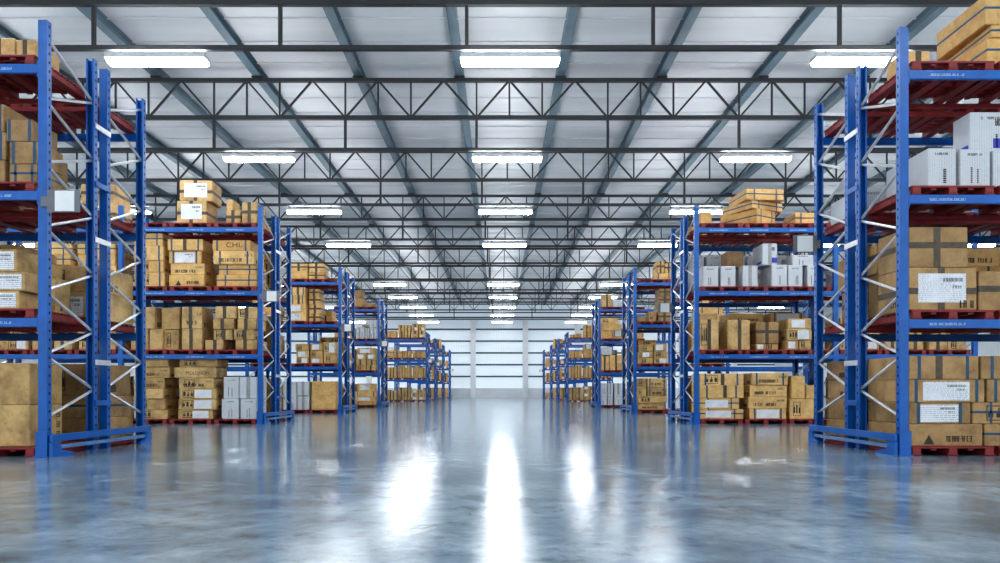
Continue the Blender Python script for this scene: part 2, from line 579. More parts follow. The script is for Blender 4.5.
def glyphs(mb, x0, x1, z0, z1, y, rnd, mi=0, n=None, axis='y', th=.001, heavy=False):
    """a run of small illegible block letters between x0..x1, z0..z1 on the plane y"""
    h = z1 - z0
    gw = h * (.5 if heavy else .66)
    x = x0
    while x + gw * .7 < x1:
        if rnd.random() < .87:
            s = h * (.17 if heavy else .15)
            segs = [(x, z0, x + s, z1), (x + gw * .55, z0, x + gw * .55 + s, z1), (x, z1 - s, x + gw * .6, z1), (x, z0, x + gw * .6, z0 + s), (x, z0 + h * .45, x + gw * .6, z0 + h * .45 + s)]
            for (a, b_, c_, d_) in rnd.sample(segs, rnd.choice((3, 3, 4))):
                if axis == 'y':
                    mb.box((a, y - th, b_), (c_, y, d_), mi)
                else:
                    mb.box((y - th, a, b_), (y, c_, d_), mi)
        x += gw


def make_rack(side, row, rear):
    y0, xe = ROWS[side][row]
    if rear:
        y0 = y0 + FD + GAP
    nb = BAYS[row]
    name = rackname(side, row, rear)
    lab = 'blue steel pallet rack with silver bracing, %s, counting back from the camera' % name
    rk = empty('pallet_rack', (xe, y0, 0), lab, 'rack', 'pallet racks along the aisle')
    s = side                                        # x grows away from the aisle by s
    detail = row <= 3
    for f in range(nb + 1):
        fx = s * W * f                              # aisle face of this frame
        px = fx if s > 0 else fx - PW
        for pi, py in enumerate((0, FD - PD)):
            po = put('post', post_mesh(pi == 1, row <= 2 and f == 0), rk, (px, py, 0))
            put('foot_plate', cached('foot_plate', lambda mb: mb.box((-.02, -.015, 0.0005), (PW + .02, PD + .015, .008), c=.002), M['blue']), po)
        z, k = 5.0, 0
        segs = []
        outer, inner = (PD * .6, FD - PD * .6) if not rear else (FD - PD * .6, PD * .6)
        while z > .5:
            segs.append(((outer, z), (inner, z - .38)))
            segs.append(((inner, z - .42), (outer, z - .74)))
            z -= .76
        xc = px + PW / 2
        if detail and f == 0:
            up = cached(('brace', rear, 0), lambda mb: mb.tube((0, segs[0][0][0], 0), (0, segs[0][1][0], -.38), .019), M['steel'])
            dn = cached(('brace', rear, 1), lambda mb: mb.tube((0, segs[1][0][0], 0), (0, segs[1][1][0], -.32), .019), M['steel'])
            for i, (a, b_) in enumerate(segs):
                put('brace', dn if i % 2 else up, rk, (xc, 0, a[1]))
        else:
            def allb(mb):
                for a, b_ in segs:
                    mb.tube((0, a[0], a[1]), (0, b_[0], b_[1]), .02, n=5)
            put('bracing', cached(('bracing', rear), allb, M['steel']), rk, (xc, 0, 0))
    for b_ in range(nb):
        xa = s * (W * b_ + PW + .003)
        xb = s * (W * (b_ + 1) - .003)
        lo, hi = min(xa, xb), max(xa, xb)
        for li, zt in enumerate(LEV):
            for fr in (0, 1):
                yb = .004 if fr == 0 else FD - .054
                inner_ = (fr == 1) != rear
                def bm_(mb):
                    mb.box((0, 0, -.11), (hi - lo, .05, 0), c=.006)
                if inner_:                          # the two inner edges carry slim red bearers
                    def bi_(mb):
                        mb.box((0, 0, -.055), (hi - lo, .05, 0), c=.005)
                    tag(put('inner_beam', cached('inner_beam', bi_, M['red']), rk, (lo, yb, zt)), 'slim dark red bearer at the inner edge')
                    continue
                bo = put('beam', cached('beam', bm_, M['blue']), rk, (lo, yb, zt))
                if detail:
                    for e in (0, 1):
                        ex = 0.0 if e == 0 else hi - lo - .012
                        put('end_connector', cached('end_connector', lambda mb: mb.box((0, -.006, -.16), (.012, .056, .03), c=.002), M['blue']), bo, (ex, 0, 0))
                if row <= 1 and fr == 0 and b_ == 0 and not rear:
                    rr_ = random.Random(li * 7 + row + side)
                    ln = hi - lo
                    for q in range(3):
                        a0 = (.25 + q * .95) if s > 0 else ln - (.45 + q * .95) - .3
                        g = MB()
                        glyphs(g, a0, a0 + .45, -.072, -.044, -.0006, rr_)
                        g.box((a0, -.0014, -.0735), (a0 + .42, -.0006, -.0705))
                        tag(g.build('lettering', M['inkwhite'], bo), 'pale worn lettering')
    if not rear:
        # spacers tying the two back-to-back frames together, on the aisle faces
        xs = -s * .012
        for z, m_ in ((4.28, 'steel'), (2.78, 'steel'), (1.16, 'steel'), (3.52, 'blue'), (.62, 'blue')):
            def sp(mb, m_=m_):
                mb.box((-.008, FD - PD + .02, -.035), (.008, FD + GAP + PD - .02, .035), c=.003)
            put('row_spacer', cached('row_spacer_' + m_, sp, M[m_]), rk, (xs, 0, z))
        if row <= 3:
            def fg(mb):
                mb.box((-.018, -.03, .008), (PW + .018, .0, .30), c=.004)
                mb.box((-.018, .0, .008), (-.004, PD * .8, .28))
                mb.box((PW + .004, .0, .008), (PW + .018, PD * .8, .28))
                mb.box((-.03, -.06, .001), (PW + .03, .0, .012))
            px = 0 if s > 0 else -PW
            put('post_shoe', cached('post_shoe', fg, M['blue']), rk, (px, 0, 0))
    # the aisle sign, bolted to the post that stands next to the aisle: facing the camera
    if (side < 0 and not rear) or (side > 0 and rear):
        yb = -.035 if not rear else FD - PD - .02
        sx = 1 if side < 0 else -1
        a, b2 = (0.0, .385) if sx > 0 else (-.36, 0.0)
        if side < 0:
            a, b2 = .02, .41
        g = MB(); g.box((a, yb, 2.88), (b2, yb + .012, 3.145), c=.003)
        g.box((min(-sx * .06, 0.02 * sx), yb + .012, 2.95), (max(-sx * .06, .02 * sx), yb + .036, 3.07))
        so = g.build('sign_board', M['signgrey'], rk)
        ca, cb = (a + .095, b2 - .065)
        if side > 0:
            ca, cb = a + .06, b2 - .065
        g = MB(); g.box((ca, yb - .006, 2.893), (cb, yb - .0005, 3.132), c=.002)
        tag(g.build('sign_face', M['signface'], so), 'blank white sign face')
    return rk


for side in (-1, 1):
    for row in range(8):
        make_rack(side, row, False)
        make_rack(side, row, True)
        # low guard rail across the end of the double row
        y0, xe = ROWS[side][row]
        ln = 2 * FD + GAP
        lab = 'low blue guard rail across the aisle end of %s double rack on %s' % (ORD[row + 1], 'left' if side < 0 else 'right')
        gd = empty('rack_guard', (xe - side * .046, y0, 0), lab, 'guard rail', 'guard rails at rack ends')

        def up(mb): mb.box((-.028, -.02, .175), (.006, ln + .02, .265), c=.006)
        def lo_(mb): mb.box((-.02, .12, .085), (.004, ln - .12, .135), c=.005)
        def ft(mb):
            mb.prism([(-.02, .001), (.42, .001), (.42, .03), (.16, .075), (.13, .17), (-.02, .17)], 0, -.035, .008)
        def fb(mb):
            mb.prism([(.02, .001), (.02, .17), (-.13, .17), (-.16, .075), (-.30, .03), (-.30, .001)], 0, -.035, .008)
        def mir(fn):
            def g(mb):
                fn(mb)
                mb.v = [(-side * -x if False else x * side, yy, z) for (x, yy, z) in mb.v]
                if side < 0:
                    mb.f = [q[::-1] for q in mb.f]
            return g
        put('upper_rail', cached('upper_rail%d' % side, mir(up), M['blue']), gd)
        tag(put('lower_rail', cached('lower_rail%d' % side, mir(lo_), M['guardgrey']), gd), 'slimmer grey-blue lower rail')
        put('foot', cached('foot_near%d' % side, mir(ft), M['blue']), gd)
        put('foot', cached('foot_far%d' % side, mir(fb), M['blue']), gd, (0, ln, 0))

# ------------------------------------------------------------------ pallets
PLW, PLD, PLH = 1.0, 1.08, .11


def pal_deck(mb):
    n = 8
    bw = .105
    for i in range(n):
        y = (PLD - bw) * i / (n - 1)
        mb.box((0, y, .085), (PLW, y + bw, .11), c=.003)


def pal_str(mb):
    mb.box((0, .0, .024), (.10, PLD, .0845), c=.003)


def pal_base(mb):
    mb.box((-.012, .0, .002), (.112, PLD, .0235), c=.003)


def pal_bat(mb):
    mb.box((0, .02, .06), (.07, PLD - .02, .0845), c=.003)


pmd = MB(); pal_deck(pmd); DECK = pmd.mesh('deck_slats', M['red'])
pmd = MB(); pal_str(pmd); STR = pmd.mesh('stringer', M['reddark'])
pmd = MB(); pal_base(pmd); PBASE = pmd.mesh('runner_board', M['red'])
pmd = MB(); pal_bat(pmd); BAT = pmd.mesh('batten', M['red'])
LEVN = ['floor level', 'first shelf', 'second shelf', 'top shelf']


def ptop(level):
    return (0.0 if level == 0 else LEV[level - 1]) + PLH + .001


def pallet(side, row, rear, level, slot):
    y0, xe = ROWS[side][row]
    yy = y0 + (FD + GAP if rear else 0) + .012
    a = .15 + 1.05 * slot + (.0 if slot < 3 else .15)
    x = xe + side * a if side > 0 else xe - a - PLW
    lab = 'red wooden pallet, %s from aisle, %s, %s' % (ORD[slot + 1], LEVN[level], rackname(side, row, rear))
    p = empty('wooden_pallet', (x, yy, (0.0 if level == 0 else LEV[level - 1]) + .001), lab, 'pallet', 'red pallets in the racks')
    put('deck_slats', DECK, p)
    for i in range(3):
        u_ = .012 + (PLW - .124) * i / 2
        put('stringer', STR, p, (u_, 0, 0))
        put('runner_board', PBASE, p, (u_, 0, 0))
    for u_ in (.24, .69):
        put('batten', BAT, p, (u_, 0, 0))
    return p


FRONT = [6, 6, 3, 2, 3, 1, 1, 1]       # pallets per level that the photo can show, front racks
REAR = [3, 3, 2, 1, 0, 0, 0, 0]
FRONT[0] = 3
for side in (-1, 1):
    for row in range(8):
        for level in range(4):
            for sl in range(FRONT[row]):
                pallet(side, row, False, level, sl)
            for sl in range(REAR[row]):
                pallet(side, row, True, level, sl)

# ------------------------------------------------------------------ cartons
BOX = []    # records


def add(side, row, rear, level, x0, x1, z0, z1, y0, dep, st, km, yaw=0.0, snap=True, corner=None):
    if x1 - x0 < .03 or z1 - z0 < .03:
        return
    BOX.append(dict(side=side, row=row, rear=rear, level=level, x0=x0, x1=x1, z0=z0, z1=z1, y0=y0, y1=y0 + dep, st=st, km=km, yaw=yaw, snap=snap))


def px(side, row, level, items, km='kraftA', dy=.05, dep=.72, rear=False):
    """items: (x0, x1, ytop, ybottom, style[, extra depth offset[, depth[, material[, yaw]]]]) read off the photo at the plane of the load's front"""
    y0, xe = ROWS[side][row]
    y = y0 + dy + (FD + GAP if rear else 0)
    for it in items:
        x0, x1, yt, yb, st = it[:5]
        off = it[5] if len(it) > 5 else 0
        dp = it[6] if len(it) > 6 else dep
        k = it[7] if len(it) > 7 and it[7] else km
        yaw = it[8] if len(it) > 8 else 0
        yy = y + off
        add(side, row, rear, level, wx(x0, yy), wx(x1, yy), wz(yb, yy), wz(yt, yy), yy, dp, st, k, yaw)


def load(side, row, rear, level, slot, kind, km='kraftA', seed=0):
    """a pallet load of a common kind: slot counts pallets from the aisle"""
    rnd = random.Random((seed, side, row, rear, level, slot, kind).__hash__() if False else seed * 7919 + side * 13 + row * 101 + rear * 17 + level * 31 + slot * 57)
    y0, xe = ROWS[side][row]
    yy = y0 + (FD + GAP if rear else 0) + .05
    a0 = .15 + 1.05 * slot + (.0 if slot < 3 else .15) + .03
    zb = ptop(level)

    def b(u0, u1, z, h, st, k=None, off=0, dp=.85):
        A, B = a0 + u0 * .94, a0 + u1 * .94
        x0, x1 = (xe + A, xe + B) if side > 0 else (xe - B, xe - A)
        add(side, row, rear, level, x0, x1, zb + z, zb + z + h, yy + off, dp, st, k or km)
    j = lambda s: rnd.uniform(-s, s)
    if kind == 'flat':
        n = rnd.choice((3, 4, 4))
        for i in range(n):
            b(.0 + abs(j(.04)), 1 - abs(j(.05)), i * .255, .25, rnd.choice(('s', 'ls', 'sm', 'h', 'g')), off=abs(j(.03)))
    elif kind == 'grid':
        n = rnd.choice((3, 4))
        for i in range(n):
            b(.0, .47 + j(.02), i * .26, .25, rnd.choice(('l', 'k', 'm', 'kl')), off=abs(j(.03)))
            b(.52 + j(.02), 1, i * .26, .25, rnd.choice(('l', 'k', 'm', 'kl')), off=abs(j(.03)))
    elif kind == 'small':
        for i in range(4):
            d = rnd.uniform(.0, .06)
            b(d, .48, i * .235, .23, 't', off=abs(j(.05)))
            b(.52, 1 - d, i * .235, .23, rnd.choice(('t', 'k')), off=abs(j(.05)))
    elif kind == 'tall':
        b(.0, .45, 0, .78 + j(.1), 't'); b(.52, 1, 0, .78 + j(.1), rnd.choice(('t', 'tm')))
    elif kind == 'white':
        for i in range(rnd.choice((1, 2, 2))):
            b(.02, .47, i * .5, .49, 'w'); b(.52, .98, i * .5, .49, rnd.choice(('w', 'v')))
    elif kind == 'slim':
        n = 4
        for i in range(n):
            b(i / n + .015, (i + 1) / n - .015, 0, .5 + j(.04), rnd.choice(('w', 'v', 'w')), off=abs(j(.05)))
    elif kind == 'slimk':
        n = 4
        for i in range(n):
            b(i / n + .015, (i + 1) / n - .015, 0, .85 + j(.1), 't', off=abs(j(.05)))
    elif kind == 'big':
        b(.02, .98, 0, .5, 'p'); b(.02, .98, .51, .5, 'p')
    elif kind == 'pair':
        b(.03, .93, 0, .47, 'lx'); b(.08, .9, .48, .45, 'x')
    elif kind == 'low':
        b(.05, .55, 0, .22, 't'); b(.58, .95, 0, .3, 'p')


# --- first row, left
px(-1, 0, 0, [(-46, 30, 405.2, 447, 'pi', .1, .66), (-46, 30, 363, 405, 'p', .1, .66),
              (-4, 46, 418, 436, 'lr', .82, .24, 'white'), (-4, 46, 401, 418, 'lr', .82, .24, 'white'), (-4, 47, 362, 400, 'k', .82, .24, 'kraftB')], 'kraftA')
px(-1, 0, 1, [(-40, 19, 291, 309, 'lr', .05, .62), (-40, 25, 272, 291, 'lr', .05, .62), (-40, 17, 249, 272, 'lr', .05, .62),
              (2, 56, 270, 307, 'k', .70, .33), (-4, 48, 255, 270, 's', .70, .33)], 'kraftA')
px(-1, 0, 2, [(9, 38, 164, 182, 'h', .1, .5), (9, 39, 141.5, 164, 's', .1, .5), (6, 33, 119.5, 141, 's', .1, .5),
              (-34, 5, 160, 182, 's', .1, .5), (-34, 6, 132, 160, 's', .1, .5), (-34, 4, 104, 132, 's', .1, .5),
              (14, 52, 160, 181, 's', .66, .4), (14, 50, 139, 160, 's', .66, .4)], 'kraftB')
px(-1, 0, 3, [(-20, 15, 38, 72, 't', .45, .5), (16, 36, 40, 72, 't', .45, .5)], 'kraftA')
for lv, kd in ((0, 'big'), (1, 'flat'), (2, 'flat')):
    load(-1, 0, False, lv, 1, kd, 'kraftA', 3)
px(-1, 0, 0, [(36, 101, 418, 440, 's'), (38, 101, 396, 418, 'h'), (40, 98, 364, 396, 'k')], 'kraftB', .08, .9, True)
px(-1, 0, 1, [(38, 101, 292, 318, 'l'), (42, 101, 266, 292, 'k')], 'kraftA', .08, .9, True)
load(-1, 0, True, 2, 1, 'flat', 'kraftB', 4); load(-1, 0, True, 1, 1, 'grid', 'kraftA', 4); load(-1, 0, True, 0, 1, 'flat', 'kraftB', 4)

# --- first row, right
px(1, 0, 0, [(903, 983, 424, 446, 'g', 0, 1.0), (903, 971, 402.5, 424, 'ls', 0, 1.0), (905, 985, 379.5, 402, 'ls', 0, 1.0), (904, 979, 356, 379, 'st', 0, 1.0),
             (984.5, 1060, 424, 446, 'h', .0, .9), (972.5, 1056, 402.5, 424, 'hk', .0, .9), (987, 1062, 379.5, 402, 's', .0, .9), (981, 1062, 356, 379, 's', .0, .9)], 'kraftB')
px(1, 0, 1, [(906, 977, 267.5, 310, 'lxk', 0, .72), (899, 968, 227, 267, 'x', 0, .72), (978.5, 1055, 271, 310, 'x', .05, .8),
             (878, 905, 262, 305, 'l', .80, .26, 'kraftB'), (876, 935, 232, 262, 'x', .80, .26, 'kraftB')], 'kraftB')
px(1, 0, 2, [(928, 956.5, 148, 185.5, 'w', .03, .98), (960, 990.5, 149, 185.5, 'w', .03, .8), (993, 1042, 150, 185.5, 'w', .03, .8),
             (970, 1012, 112, 149, 'wb', .15, .35)], 'white')
px(1, 0, 3, [(987, 1075, 38, 62, 'h', .05, 1.0, None, 0), (993, 1073, 24, 38, 'h', .02, 1.0, None, -.03), (985, 1072, -6, 24, 'h', .03, 1.0, None, 0),
             (903, 930, 51, 79, 't', .5, .4)], 'kraftC')
load(1, 0, False, 0, 2, 'flat', 'kraftB', 5); load(1, 0, False, 1, 2, 'pair', 'kraftB', 5)
px(1, 0, 0, [(855, 932, 421, 440, 'l'), (855, 930, 399, 421, 's'), (856, 928, 379.5, 399, 'k'), (855, 925, 360, 379.3, 'g')], 'kraftB', .1, .9, True)
px(1, 0, 1, [(868, 928, 286, 322, 'x'), (864, 918, 252, 286, 'l')], 'kraftB', .1, .8, True)
px(1, 0, 2, [(856, 890, 190, 217, 'w'), (893, 930, 190, 217, 'w')], 'white', .1, .8, True)
load(1, 0, True, 1, 1, 'flat', 'kraftC', 6); load(1, 0, True, 1, 2, 'flat', 'kraftC', 6); load(1, 0, True, 0, 1, 'flat', 'kraftB', 6)

# --- second row, left
px(-1, 1, 0, [(220.9, 238.4, 398.7, 419.9, 'w'), (240, 256.8, 398.7, 419.9, 'w'), (222.8, 238.4, 377, 398.5, 'w'), (239.2, 257.2, 377, 398.5, 'v')], 'white')
px(-1, 1, 0, [(177.4, 212.4, 409.9, 419.9, 'kl'), (178, 216, 399, 409.7, 'kl'), (179, 216, 388.7, 398.8, 'kl'), (178.5, 213.7, 378, 388.4, 'mk'),
              (173.8, 216, 367.2, 377.8, 'M'), (178.5, 217, 358.8, 367, 'k'),
              (134, 167, 409.9, 419.9, 'k'), (134, 164.5, 399, 409.7, 'k'), (134, 163, 388.7, 398.8, 'k'), (134, 164, 378, 388.4, 'm'), (134, 169, 367.2, 377.8, 'm'), (134, 168, 358.8, 367, 'p')], 'kraftA')
px(-1, 1, 1, [(135, 154.6, 307, 328.4, 'k'), (148.4, 161.8, 328.8, 349.6, 'p'), (164, 178.3, 330, 349.6, 'k', .12), (130, 147.6, 328.8, 349.6, 'p'),
              (181, 201.4, 306.5, 328.5, 'tm'), (181, 201.4, 328.8, 349.6, 't'), (161, 179.4, 307.5, 329.6, 'p', .16),
              (205, 223.2, 340, 349.6, 't'), (235, 257.6, 340, 349.6, 't'), (213, 232, 329.4, 339.8, 'tk'), (233.5, 254.2, 329.4, 339.8, 'tk'),
              (213, 234, 318.6, 329, 't'), (237, 256.6, 318.6, 329, 't'), (215, 236.4, 306.2, 318.4, 't'), (237.4, 257.6, 307.4, 318.4, 'tk')], 'kraftA')
px(-1, 1, 2, [(134, 164, 272, 286, 'sk'), (134, 163, 260.5, 272, 'sk'), (134, 163, 245.6, 260.5, 'sk'), (134, 162.5, 233, 245.6, 'h'),
              (168.5, 204, 274.8, 286, 'g'), (170, 204, 263.4, 274.8, 'm'), (167.8, 200.5, 250.6, 263.4, 'lsW'), (167, 202.6, 239, 250.6, 'st'),
              (216, 256.7, 274.8, 286, 'h'), (218, 256.7, 264.4, 274.8, 'h'), (213, 254.5, 251, 264.4, 'sm'), (212, 250, 240, 251, 'sC')], 'kraftC')
px(-1, 1, 3, [(176, 206, 200.3, 222, 'xl'), (178.6, 211, 180, 200, 'xl', .05, .7, None, .06), (225.8, 240.6, 207, 222, 'x', .25), (241.5, 257, 202, 222, 'x', .1), (226, 232.6, 196, 207, 'p', .25, .5)], 'kraftA')
for lv in range(4):
    for sl, kd in ((3, ('grid', 'small', 'flat', 'pair')[lv]), (4, ('flat', 'tall', 'flat', None)[lv]), (5, ('big', 'grid', 'white', None)[lv])):
        if kd: load(-1, 1, False, lv, sl, kd, ('kraftA', 'kraftA', 'kraftC', 'kraftA')[lv], 8)
for lv in range(3):
    for sl, kd in ((0, ('white', 'small', 'flat')[lv]), (1, ('grid', 'tall', 'flat')[lv]), (2, ('flat', 'grid', 'flat')[lv])):
        load(-1, 1, True, lv, sl, kd, ('kraftA', 'kraftA', 'kraftC')[lv], 9)
load(-1, 1, True, 3, 0, 'low', 'kraftA', 9)

# --- second row, right
px(1, 1, 0, [(698.5, 744, 409.2, 419.6, 'lh'), (698.5, 739.4, 398.2, 408.8, 'lh'), (698.5, 744, 385.4, 397.6, 'st'), (698.5, 744, 373.6, 385.2, 'stk'),
             (750, 787, 408.6, 419.6, 'ls'), (749, 787.8, 396.8, 408.4, 'm'), (750.5, 788, 385.2, 396.6, 'm'), (752.4, 788.6, 373, 385, 'sm'),
             (790.5, 815, 399, 419.6, 'k'), (791.8, 805.7, 375.8, 398.6, 'p'), (806.5, 816, 385, 398.6, 'p', .1)], 'kraftC')
px(1, 1, 1, [(698.5, 719, 319.4, 350.3, 'tk'), (698.5, 718, 313, 319.2, 'p', .02), (728, 750.5, 319.7, 350.3, 't'),
             (756, 766.5, 343.6, 350.3, 'l', .12), (767.5, 779, 343.6, 350.3, 'k', .12), (756, 779, 322, 343.4, 'x', .12, .6, 'kraftB', .0),
             (787, 799, 340.2, 350.3, 'l'), (800, 812, 340.2, 350.3, 'k'), (787.5, 812, 329, 340, 'kl'), (788.5, 812, 318.4, 328.8, 'l')], 'kraftA')
px(1, 1, 2, [(703, 719, 266, 286, 'w'), (721, 736, 266, 286, 'w'), (743, 758, 265.4, 286, 'v'), (772, 787.6, 264.6, 286, 'w'), (788.4, 803, 265.2, 286, 'w'), (807.7, 822, 265.4, 286, 'w'),
             (763, 778, 243, 265, 'vb', .02), (792.7, 814, 254.8, 264.8, 'w', .05), (727, 744, 251, 265.6, 'p', .3, .5, 'kraftD')], 'white')
# the golden cartons on top, turned on their pallet
for (cx, w_, l_, yt, yb, yaw) in ((756.8, .70, 1.1, 208, 223.3, 33), (752.0, .98, 1.05, 199.6, 207.8, 25), (746, .94, 1.0, 188.5, 199.4, 6)):
    yy = 17.58
    X0 = wx(cx, yy)
    BOX.append(dict(side=1, row=1, rear=False, level=3, x0=X0, x1=X0 + w_, z0=wz(yb, yy), z1=wz(yt, yy), y0=yy, y1=yy + l_, st='h', km='kraftC', yaw=math.radians(yaw), snap=True, corner=True))
px(1, 1, 3, [(795, 822, 212.5, 223, 'h', .15), (700, 712, 207, 222, 'p', .35, .4)], 'kraftC')
for lv in range(4):
    for sl, kd in ((3, ('flat', 'grid', 'white', 'low')[lv]), (4, ('flat', 'tall', 'white', None)[lv]), (5, ('big', 'small', 'white', None)[lv])):
        if kd: load(1, 1, False, lv, sl, kd, ('kraftB', 'kraftA', 'white', 'kraftC')[lv], 18)
for lv in range(3):
    for sl, kd in ((0, ('flat', 'tall', 'white')[lv]), (1, ('flat', 'flat', 'white')[lv]), (2, ('flat', 'flat', 'white')[lv])):
        load(1, 1, True, lv, sl, kd, ('kraftB', 'kraftC', 'white')[lv], 19)
load(1, 1, True, 3, 0, 'low', 'kraftC', 19)

# --- third row, left
px(-1, 2, 0, [(283, 296.4, 381.5, 395.4, 'w'), (283, 296.4, 395.6, 410, 'w'), (297, 309, 381.5, 395.4, 'v'), (297, 309, 395.6, 410, 'v'),
              (311.4, 336, 381.2, 395.4, 'p', 0, .72, 'kraftC'), (311.4, 336, 395.6, 410, 'p', 0, .72, 'kraftC')], 'white')
px(-1, 2, 1, [(296, 308.6, 357.7, 364.4, 'kl'), (296, 308.6, 350.7, 357.5, 'l'), (295, 308.6, 343.8, 350.5, 'k'), (310, 322.6, 357.7, 364.4, 'l'), (310, 322.6, 350.7, 357.5, 'k'), (310, 322.6, 343.6, 350.5, 'l'),
              (323.4, 337, 353.5, 364.4, 'k'), (323.4, 336, 342, 353.3, 'lk')], 'kraftA')
px(-1, 2, 2, [(286, 306, 312.4, 322, 'lW'), (286, 306, 304, 312.2, 'lW'), (290, 305, 295, 303.8, 'st'), (290, 305, 287.2, 294.8, 'st'),
              (308.8, 320, 313.4, 322, 'x', .25), (308.8, 321, 304.6, 313.2, 'x', .25), (308.8, 320, 296, 304.4, 'x', .25), (308.8, 319, 289, 295.8, 'x', .25)], 'kraftC')
px(-1, 2, 3, [(288, 307.4, 271, 279.4, 'p'), (308.2, 324, 272, 279.4, 'x'), (290, 307.4, 263.5, 270.8, 'xk'), (309, 324, 263.5, 271.8, 'xk')], 'kraftC')
px(-1, 2, 2, [(318, 332, 306, 312, 't'), (317, 333, 312, 320, 't')], 'kraftC', .05, .7, True)
for lv in range(2):
    load(-1, 2, True, lv, 0, ('grid', 'grid')[lv], 'kraftA', 29)
    load(-1, 2, False, lv, 2, ('white', 'grid')[lv], 'kraftA', 29)
load(-1, 2, False, 2, 2, 'flat', 'kraftC', 29)

# --- third row, right
px(1, 2, 0, [(638, 665, 402.9, 409.4, 'm'), (638, 667, 396.2, 402.7, 'k'), (638, 646.4, 387, 396, 'k'), (647.4, 667, 387, 396, 'sm'), (638, 646.4, 378.2, 386.8, 'k'), (647.4, 667, 378.2, 386.8, 'sm')], 'kraftA')
px(1, 2, 1, [(641, 653, 358, 364.4, 'k'), (653.8, 668, 358, 364.4, 'lk'), (641, 653, 351.4, 357.8, 'l'), (653.8, 668, 351.4, 357.8, 'k'), (642, 653, 344.6, 351.2, 'k'), (653.8, 667, 343.4, 351.2, 'lW')], 'kraftA')
px(1, 2, 2, [(637, 645, 316.6, 321, 'p'), (649, 656.5, 311.6, 321, 'm'), (658, 672, 312, 321, 'x', .1), (658, 673, 304, 311.8, 'x', .1), (658.5, 672, 296, 303.8, 'x', .1), (659, 672, 288.4, 295.8, 'x', .1)], 'kraftB')
px(1, 2, 3, [(656, 672, 273, 279, 's'), (657, 664.6, 261, 272.8, 'x'), (665.2, 673, 263, 272.8, 'x')], 'kraftC')
for lv in range(3):
    load(1, 2, True, lv, 0, ('grid', 'small', 'low')[lv], 'kraftC', 39)
    load(1, 2, False, lv, 2, ('flat', 'grid', 'flat')[lv], 'kraftC', 39)

# --- fourth row
px(-1, 3, 0, [(355, 376, 401.4, 406, 's'), (355, 376, 396.6, 401.2, 'l'), (355, 376, 391.2, 396.4, 's'), (357, 374.5, 383.5, 391, 'lW')], 'kraftC')
px(-1, 3, 1, [(356, 366, 365.4, 371, 'k'), (366.5, 376, 365.4, 371, 't'), (356, 366, 359.6, 365.2, 't'), (366.5, 376, 359.6, 365.2, 't'), (356, 366, 353.8, 359.4, 'l'), (366.5, 376, 353.8, 359.4, 'l'), (357, 375, 348, 353.6, 'lt')], 'kraftA')
px(-1, 3, 2, [(356, 359.4, 327, 338, 'w'), (360, 364.6, 327, 338, 'w'), (365.2, 369.4, 328, 338, 'v'), (370, 373, 327.4, 338, 'w'), (373.4, 376, 328, 338, 'w'), (369, 375.6, 319.6, 327.2, 'w')], 'white')
px(-1, 3, 3, [(353, 363.6, 297, 305.4, 'p'), (353, 362, 288.6, 296.8, 'p'), (366, 375, 303.2, 305.6, 'p')], 'kraftB')
px(1, 3, 0, [(600, 607.4, 394.8, 406, 'w'), (608, 613, 394.8, 406, 'w'), (614.4, 622.4, 394.8, 406, 'w'), (600, 607.4, 383.2, 394.6, 'w'), (608, 613, 383.2, 394.6, 'v'), (614.4, 622.4, 383.2, 394.6, 'v')], 'white')
px(1, 3, 1, [(601, 609, 363, 371, 't'), (609.6, 622.4, 363, 371, 't'), (601.4, 609, 356, 362.8, 't'), (609.6, 622, 355, 362.8, 't'), (602, 612, 347, 354.6, 'w', 0, .7, 'white')], 'kraftC')
px(1, 3, 2, [(601, 612, 330.6, 338, 'p'), (612.6, 622, 330.6, 338, 'k'), (603, 622, 324, 330.4, 'p'), (602, 618, 318, 323.8, 'k')], 'kraftC')
px(1, 3, 3, [(602, 612, 294.4, 305.6, 't'), (613, 622.4, 300, 305.6, 'w', 0, .7, 'white')], 'kraftA')
for s_ in (-1, 1):
    for lv in range(3):
        load(s_, 3, True, lv, 0, ('white', 'grid', 'flat')[lv], 'kraftA', 49)
        load(s_, 3, False, lv, 1, ('flat', 'grid', 'slim')[lv], 'kraftC', 49)

# --- far rows
FARK = {(-1, 0): ('grid', 'small', 'tall'), (-1, 1): ('slimk', 'slimk', 'tall'), (-1, 2): ('slim', 'slim', 'flat'), (-1, 3): ('grid', 'small', 'white'),
        (1, 0): ('small', 'grid', 'flat'), (1, 1): ('slimk', 'slimk', 'tall'), (1, 2): ('slim', 'white', 'flat'), (1, 3): ('low', 'small', 'low')}
for s_ in (-1, 1):
    for lv in range(4):
        for sl in range(3):
            load(s_, 4, False, lv, sl, FARK[(s_, lv)][sl], ('kraftA', 'kraftC', 'kraftC', 'kraftC')[lv], 59)
        for rw in (5, 6, 7):
            load(s_, rw, False, lv, 0, (('small', 'white', 'white'), ('grid', 'small', 'small'), ('low', 'slim', 'flat'), ('low', 'small', 'low'))[lv][rw - 5], 'kraftC', 69)

